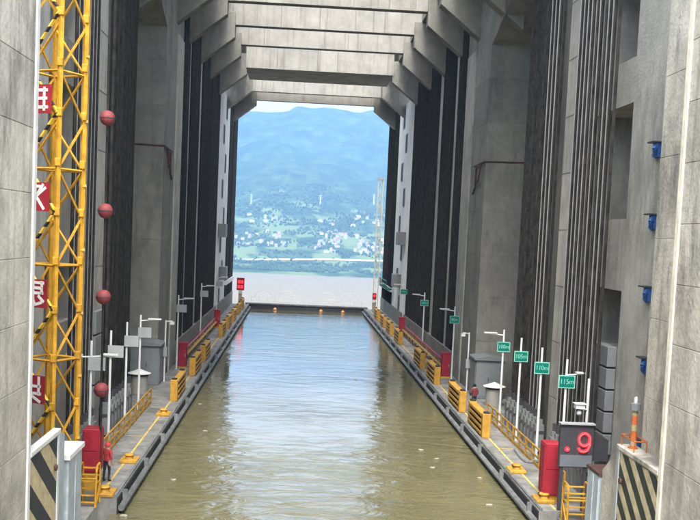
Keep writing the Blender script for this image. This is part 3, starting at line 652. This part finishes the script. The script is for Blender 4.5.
# grey cabinets
for s in (1, -1):
    x0, x1 = 11.5, 13.6; y = 73.4 if s > 0 else 74.3; H = 2.85
    tag(MB().box(s*11.76, s*17.4, Y_DK1+.1, Y_P0-.1, DK-1.5, DK).build('bay_floor', 'deck'), kind='structure')
    p = thing('grey_cabinet', f'large grey sheet metal cabinet with sloping lid at foot of {SIDE[s]} pier', 'cabinet', (s*12.5, y, DK))
    MB().box(s*x0, s*x1, y, y+2.4, DK, DK+H).build('body', 'grey', p, bevel=.03)
    MB().prism([(s*(x0-.15), DK+H), (s*(x0-.15), DK+H+.12), (s*12.4, DK+H+.32), (s*(x1+.15), DK+H+.12), (s*(x1+.15), DK+H)], 'y', y-.15, y+2.55).build('lid', 'grey', p)
    for k in range(2): MB().box(s*(x0+.1+k*1.0), s*(x0+1.0+k*1.0), y-.03, y, DK+.2, DK+H-.2).build('door', 'grey', p)
    MB().box(s*(x0+.9), s*(x0+.95), y-.06, y-.03, DK+1.3, DK+1.6).build('handle', 'dark', p)
    MB().box(s*(x0-.03), s*x0, y+.2, y+2.2, DK+.2, DK+H-.2).build('side_panel', 'grey', p)
    q = Vector((s*12.35, 70.6, DK))
    p = thing('covered_drum', f'squat cream drum under a white conical cover, {SIDE[s]} side before grey cabinet', 'drum', q)
    MB().lathe(q, [(.6, 0), (.6, 1.25)], 20).build('drum_body', 'cream', p, True)
    MB().lathe(q, [(.63, 1.2), (.63, 1.34)], 20).build('dark_band', 'dark', p, True)
    MB().lathe(q, [(.8, 1.35), (.8, 1.39), (.4, 1.52), (.08, 1.66)], 20).build('cone_cover', 'strip', p, True)
    q = Vector((s*11.35, 76.2, DK))
    p = thing('camera_post', f'short white camera pole beside grey cabinet, {SIDE[s]}', 'camera pole', q)
    MB().bar(q, q+Vector((0, 0, 4.6)), .06, 8).build('pole', 'post', p, True); MB().bar(q+Vector((0, 0, 4.5)), q+Vector((-s*.5, -.1, 4.55)), .05, 6).build('arm', 'post', p)
    MB().box(q.x-s*.35, q.x-s*.65, q.y-.3, q.y+.1, DK+4.3, DK+4.5).build('camera_body', 'post', p); MB().box(q.x-.18, q.x+.18, q.y-.2, q.y-.07, DK+1.9, DK+2.6).build('junction_box', 'greylt', p)
# near red cabinets
for s in (1, -1):
    x = 9.9 if s > 0 else -10.35; y = 44.4 if s > 0 else 43.8; zc = 1.0 if s > 0 else 1.5; h = 2.35 if s > 0 else 1.9
    p = thing('red_cabinet', f'tall bright red steel cabinet {"beside the number display, right" if s>0 else "behind pale guide post, left"}', 'cabinet', (x, y, DK))
    MB().box(x-.36, x+.36, y, y+.95, zc, zc+h).build('body', 'red', p, bevel=.03)
    MB().box(x-.3, x+.3, y-.03, y, zc+.1, zc+h*.5-.03).build('door', 'red', p); MB().box(x-.3, x+.3, y-.03, y, zc+h*.5+.03, zc+h-.1).build('door', 'red', p)
    for j in range(2): MB().box(x-s*.36-s*.03, x-s*.36, y+.06+j*.44, y+.44+j*.44, zc+.1, zc+h-.1).build('side_panel', 'red', p)
    MB().box(x-.3, x+.3, y+.1, y+.9, DK, zc).build('plinth', 'yellow', p)
# number display
x0, x1, y, z0, z1 = 9.78, 11.25, 43.0, 2.62, 4.5
p = thing('number_display', 'dark LED display board showing a red dot and 9, right', 'display', (10.5, 43.2, DK))
MB().box(x0, x1, y, y+.3, z0, z1).build('cabinet', 'dark', p, bevel=.02)
MB().prism([(x1, z1-.25), (x1+.75, z1-.7), (x1+.75, z0+.25), (x1, z0+.25)], 'y', y+.32, y+1.3).build('rear_hood', 'dark', p)
MB().box(x0+.04, x1-.04, y-.012, y-.003, z0+.04, z0+.55).build('lower_panel', 'darklow', p)
MB().box(x0-.03, x1+.03, y-.1, y+.35, z1, z1+.05).build('visor', 'greylt', p)
for xx in (x0+.15, x1-.3): MB().box(xx-.07, xx+.07, y+.05, y+.2, .5, z0).build('leg', 'dark', p)
def nine(r):
    cx, cz = 10.83, 3.86; q = MB(); pts = [(cx+.24*math.cos(a), cz+.27*math.sin(a)) for a in [2*math.pi*i/20 for i in range(21)]]
    tail = [(cx+.24, cz), (cx+.235, cz-.25), (cx+.16, cz-.45), (cx, cz-.53), (cx-.17, cz-.49), (cx-.24, cz-.38)]
    return q, pts, tail
q, a, b = nine(1); yy = y-.02
q.path([(u, yy, v) for u, v in a], .062, 6); q.path([(u, yy, v) for u, v in b], .062, 6); dg = q.build('digit', 'led', p)
q, a, b = nine(1); q.path([(u, y-.085, v) for u, v in a], .02, 5); q.path([(u, y-.085, v) for u, v in b], .02, 5); q.build('digit_core', 'ledc', dg)
dt = MB().bar((10.1, y, 3.42), (10.1, y-.05, 3.42), .1, 14).build('dot', 'led', p); MB().bar((10.1, y-.05, 3.42), (10.1, y-.06, 3.42), .05, 12).build('dot_core', 'ledc', dt)
q = Vector((11.35, 44.6, .7)); p = thing('camera_post', 'white pole with small white camera behind the number display', 'camera pole', q)
MB().bar(q, q+Vector((0, 0, 5.6)), .06, 8).build('pole', 'post', p, True)
MB().box(q.x-.65, q.x-.25, q.y-.5, q.y-.1, 5.0, 5.2).build('camera_body', 'post', p); MB().box(q.x-.7, q.x-.2, q.y-.55, q.y-.05, 5.2, 5.24).build('sun_shield', 'post', p); MB().bar(q+Vector((0, 0, 4.2)), q+Vector((-.45, -.3, 4.3)), .04).build('arm', 'post', p); MB().ball(q+Vector((-.45, -.3, 4.1)), .12, 10).build('dome', 'post', p, True)
# yellow ladders / stair rails
for s in (1, -1):
    x0, x1 = (9.85, 10.75) if s > 0 else (-10.45, -9.75); y = 41.4 if s > 0 else 42.0; z0, z1 = .5, 2.2
    p = thing('yellow_steps', f'yellow tubular step ladder with hooped handrails below {"number display" if s>0 else "left red cabinet"}', 'steps', ((x0+x1)/2, y, z0))
    for x in (x0, x1):
        MB().path([(x, y, z0), (x, y+.1, z1-.25), (x, y+.25, z1), (x, y+.75, z1), (x, y+.9, z1-.25), (x, y+.9, z0)], .045, 6).build('handrail', 'mast', p)
        MB().bar((x, y-.0, z0), (x, y+.9, z1-.8), .05, 6).build('stringer', 'mast', p)
        MB().bar((x, y+.05, z1-.75), (x, y+.9, z1-.75), .035, 6).build('mid_rail', 'mast', p)
    for k in range(6): MB().box(x0, x1, y+.05+k*.14, y+.2+k*.14, z0+.15+k*.26, z0+.19+k*.26).build('tread', 'mast', p)
    MB().bar((x0, y, z1-.5), (x1, y, z1-.5), .035).build('cross_bar', 'mast', p)
# grey hose on right walkway
pts = []
for k in range(40):
    t = k/39; pts.append(at(515+45*t, 449+30*t+5*math.sin(t*7.5), z=DK+.07))
tag(MB().path(pts, .085, 6).build('hose', 'hose', None, True), 'grey hose winding along the right walkway beside the yellow rail', 'hose')
# blue mooring hooks on the right wall
for k, (px, py) in enumerate(((658, 150), (654, 222), (648, 294), (646, 365), (639, 447))):
    q = at(px, py, x=12.96); q.y = min(q.y, 42.3)
    p = thing('wall_hook', f'blue mooring hook with dark plate on right wall, {["topmost","second from top","third from top","fourth from top","lowest"][k]}', 'hook', q)
    MB().box(q.x-.35, q.x+.05, q.y-.35, q.y+.35, q.z+.28, q.z+.34).build('top_plate', 'dark', p)
    MB().path([q+Vector((-.1, -.2, .28)), q+Vector((-.25, -.25, 0)), q+Vector((-.1, -.1, -.28)), q+Vector((-.1, .15, -.2))], .1, 6).build('hook_body', 'blue', p)
    MB().box(q.x-.12, q.x+.04, q.y-.28, q.y+.28, q.z-.3, q.z+.28).build('back_plate', 'blue', p)
# louvred panels in the right bay beside the ropes
p = thing('louvre_panel', 'stack of grey steel panels below the wall opening, right', 'panel', (12.8, 47.0, 3))
for k in range(5): MB().box(12.55, 12.98, 46.0, 48.0, 2.6+k*1.02, 3.54+k*1.02).build('panel', 'grey', p, bevel=.03)
p = thing('louvre_panel', 'stack of grey steel panels behind left ropes', 'panel', (-12.8, 54, 3))
for k in range(4): MB().box(-12.0, -12.2, 52.9, 55.1, 2.6+k*1.3, 3.8+k*1.3).build('panel', 'grey', p, bevel=.03)
# green gallery at the far right
p = thing('green_gallery', 'small green railed gallery at the far right tower end', 'gallery', (11.4, 150, 4.9))
MB().box(10.9, 11.75, 144, 156, 4.75, 4.9).build('floor_plate', 'green', p)
for zz in (5.5, 6.0): MB().bar((10.9, 144, zz), (10.9, 156, zz), .06).build('rail', 'green', p)
for k in range(7): MB().bar((10.9, 144+2*k, 4.9), (10.9, 144+2*k, 6.0), .06).build('rail_post', 'green', p)
# ------------------------------------------------------------------ people
def person(loc, face, label, top, hat, pose=0, hold=False):
    p = thing('person', label, 'person', loc, rz=face)
    J = {'pel': (0, 0, .95), 'sp': (0, .01, 1.15), 'ch': (0, 0, 1.36), 'nk': (0, 0, 1.5), 'hd': (0, -.02, 1.6), 'top': (0, -.01, 1.72),
         'hl': (-.1, 0, .9), 'hr': (.1, 0, .9), 'kl': (-.11, -.04, .5), 'kr': (.12, .02, .5), 'al': (-.11, .0, .09), 'ar': (.13, .06, .09), 'tl': (-.13, -.16, .04), 'tr': (.16, -.1, .04),
         'sl': (-.2, 0, 1.42), 'sr': (.2, 0, 1.42), 'el': (-.27, .04, 1.13), 'er': (.27, .04, 1.13), 'wl': (-.2, -.16, .97) if hold else (-.28, -.06, .88), 'wr': (.2, -.18, 1.0) if hold else (.28, -.06, .88)}
    Rr = {'pel': .15, 'sp': .135, 'ch': .16, 'nk': .06, 'hd': .095, 'top': .07, 'hl': .095, 'hr': .095, 'kl': .062, 'kr': .062, 'al': .045, 'ar': .045, 'tl': .045, 'tr': .045, 'sl': .075, 'sr': .075, 'el': .05, 'er': .05, 'wl': .036, 'wr': .036}
    E = [('pel', 'sp'), ('sp', 'ch'), ('ch', 'nk'), ('nk', 'hd'), ('hd', 'top'), ('pel', 'hl'), ('pel', 'hr'), ('hl', 'kl'), ('hr', 'kr'), ('kl', 'al'), ('kr', 'ar'), ('al', 'tl'), ('ar', 'tr'), ('ch', 'sl'), ('ch', 'sr'), ('sl', 'el'), ('sr', 'er'), ('el', 'wl'), ('er', 'wr')]
    for sd_, wn in (('l', 'wl'), ('r', 'wr')):
        wv = Vector(J[wn]); dr = (wv-Vector(J['e'+sd_])).normalized()
        J['pm'+sd_] = tuple(wv+dr*.08); Rr['pm'+sd_] = .034; E.append((wn, 'pm'+sd_)); side = Vector((0, -1, 0)) if abs(dr.y) < .7 else Vector((0, 0, 1))
        for f_ in range(4):
            J[f'f{f_}{sd_}'] = tuple(wv+dr*(.14+.012*(f_ in (1, 2)))+side*(.027*(f_-1.5))+Vector((.02 if sd_ == 'l' else -.02, 0, 0))); Rr[f'f{f_}{sd_}'] = .009; E.append(('pm'+sd_, f'f{f_}{sd_}'))
        J['th'+sd_] = tuple(wv+dr*.07+side*.06); Rr['th'+sd_] = .011; E.append((wn, 'th'+sd_))
    ks = list(J); me = bpy.data.meshes.new('body'); me.from_pydata([J[k] for k in ks], [(ks.index(a), ks.index(b)) for a, b in E], [])
    o = bpy.data.objects.new('body', me); COL.objects.link(o)
    o.modifiers.new('skin', 'SKIN'); sub = o.modifiers.new('sub', 'SUBSURF'); sub.levels = 2; sub.render_levels = 2
    for i, k in enumerate(ks): me.skin_vertices[0].data[i].radius = (Rr[k], Rr[k]*(.7 if k in ('pel', 'sp', 'ch') else 1)); me.skin_vertices[0].data[i].use_root = (k == 'pel')
    bpy.context.view_layer.update()
    m2 = bpy.data.meshes.new_from_object(o.evaluated_get(bpy.context.evaluated_depsgraph_get())); bpy.data.objects.remove(o)
    for q in (top, 'trousers', 'skin', 'black'): m2.materials.append(M[q])
    for f in m2.polygons:
        c_ = f.center; f.use_smooth = True
        if c_.z > 1.49: f.material_index = 2
        elif c_.z < .1: f.material_index = 3
        elif abs(c_.x) > .14 and c_.z < 1.02 and ((Vector(c_)-Vector(J['wl'])).length < .2 or (Vector(c_)-Vector(J['wr'])).length < .2): f.material_index = 2
        elif c_.z < .96: f.material_index = 1
    b = bpy.data.objects.new('body', m2); COL.objects.link(b); b.parent = p
    MB().lathe((0, -.015, 1.63), [(.135, -.01), (.135, .03), (.125, .09), (.08, .14), (.02, .155)] if hat else [(.105, -.03), (.115, .04), (.1, .1), (.05, .135), (.01, .14)], 14).build('helmet' if hat else 'hair', hat or 'hair', p, True).location = -Vector((0, 0, 0))
    for ch in p.children:
        if ch.name.startswith(('helmet', 'hair')):
            for v in ch.data.vertices: v.co += p.location
    for sx in (-.035, .035): 
        e = MB().ball((sx, -.108, 1.605), .014, 6).build('eye', 'hair', p)
        for v in e.data.vertices: v.co += p.location
    nz = MB().prism([(-.125, 1.56), (-.095, 1.56), (-.095, 1.61)], 'x', -.014, .014).build('nose', 'skin', p)
    for v in nz.data.vertices: v.co += p.location
    return p
person((-9.95, 45.6, DK), math.radians(150), 'person in red top, red helmet and dark trousers standing on left walkway', 'shirt', 'helmet')
person((10.6, 68.6, DK), math.radians(200), 'person in maroon jacket and dark trousers walking on right walkway', 'shirt2', None, hold=True)
# floating scum
rr = random.Random(5)
for k, (px, py) in enumerate(((124, 516), (200, 404), (437, 459), (421, 450), (433, 468), (480, 478), (174, 480), (355, 380), (489, 505), (205, 431))):
    q = at(px, py, z=.0); n = 9; a = [rr.uniform(.05, .15) for _ in range(n)]
    pts = [(q.x+a[i]*1.2*math.cos(2*math.pi*i/n), q.y+a[i]*math.sin(2*math.pi*i/n)) for i in range(n)]
    tag(MB().prism(pts, 'z', -.01, .035).build('floating_debris', 'debris'), f'small pale scrap floating on brown water, {["near bottom left corner","by left edge below first fender","right, largest of three together","right, upper of three together","right, lower of three together","close to the right pipe","left, near the worker","mid channel","lower right corner","left, below another scrap"][k]}', 'debris', 'scraps on the water')
# ------------------------------------------------------------------ far bank: village, trees, pylons
rr = random.Random(11); hm = []
for mm in ('roof', 'roof2'):
    for (w_, d_, h_) in ((11, 9, 8), (19, 10, 7), (9, 9, 12)):
        wall = MB().box(-w_/2, w_/2, -d_/2, d_/2, -3, h_).build('wall', 'house'); rf = MB().prism([(-w_/2-.8, h_), (w_/2+.8, h_), (0, h_+3.2)], 'y', -d_/2-.8, d_/2+.8).build('roof', mm)
        win = MB()
        for fl in range(int(h_//3.2)):
            for c_ in range(3): win.box(-w_/2+w_*(c_+.5)/3-.9, -w_/2+w_*(c_+.5)/3+.9, -d_/2-.06, -d_/2-.01, fl*3.1+.9, fl*3.1+2.3)
        wo = win.build('window_row', 'glass'); hm.append((wall, rf, wo))
used = set()
for k in range(210):
    if rr.random() < .75: x = rr.uniform(60, 560) if rr.random() < .6 else rr.uniform(-420, -60)
    else: x = rr.uniform(-900, 1000)
    y = rr.choice((rr.uniform(3480, 3600), rr.uniform(3560, 3760), rr.uniform(3560, 3760), rr.uniform(3760, 4100)))
    i = k if k < 6 else rr.randrange(6)
    p = thing('village_house', 'tiny pale house among many in the hazy riverside village', 'house', (x, y, hz(x, y)), 'houses of the village across the river', rz=rr.uniform(-.5, .5))
    for n_, src in zip(('wall', 'roof', 'window_row'), hm[i]):
        if k < 6: src.parent = p
        else:
            o = bpy.data.objects.new(n_, src.data); COL.objects.link(o); o.parent = p
mb = MB(); bmi = bmesh.new(); bmesh.ops.create_icosphere(bmi, subdivisions=1, radius=1); iv = [v.co.copy() for v in bmi.verts]; fi = [tuple(v.index for v in f.verts) for f in bmi.faces]; bmi.free()
for k in range(14000):
    x = rr.uniform(-1000, 1000); y = 3110+1500*rr.random()**1.4
    if noise.noise(Vector((x*.008, y*.011, 9))) < -.12: continue
    if 3340 < y < 3440 and rr.random() < .8: continue
    z = hz(x, y); r = rr.uniform(2.2, 5.5)
    mb.add([Vector((x, y, z+r*.8))+Vector((v.x*r*rr.uniform(.7, 1.25), v.y*r*rr.uniform(.7, 1.25), v.z*r*rr.uniform(.8, 1.3))) for v in iv], fi)
tag(mb.build('far_woods', 'leaf'), 'hazy green trees and scrub covering the far river bank', 'woods', kind='stuff')
for k, (px, py, Y) in enumerate(((251, 205, 4300), (320, 210, 4200), (374, 200, 4500))):
    q = at(px, py, y=Y); q.z = hz(q.x, q.y)-1; p = thing('pylon', f'pale distant power pylon on the hillside, {["left","middle","right"][k]} of three', 'pylon', q)
    MB().bar(q, q+Vector((0, 0, 46)), 3.2, 4, r2=.8).build('pylon_body', 'pylon', p)
    for h in (30, 36, 42): MB().box(q.x-7, q.x+7, q.y-.5, q.y+.5, q.z+h, q.z+h+1).build('cross_arm', 'pylon', p)
# ------------------------------------------------------------------ haze
hm_ = bpy.data.materials.new('haze_air'); hm_.use_nodes = True; n = hm_.node_tree.nodes; n.remove(n['Principled BSDF'])
pv = n.new('ShaderNodeVolumePrincipled'); pv.inputs['Color'].default_value = (.27, .53, .96, 1); pv.inputs['Density'].default_value = .00016; pv.inputs['Anisotropy'].default_value = .1
hm_.node_tree.links.new(pv.outputs[0], n['Material Output'].inputs['Volume']); M['haze'] = hm_
tag(MB().box(-9200, 9200, -8700, 9200, BASE-3, 1150).build('haze', 'haze'), 'pale blue haze over river and hills', 'haze', kind='stuff')
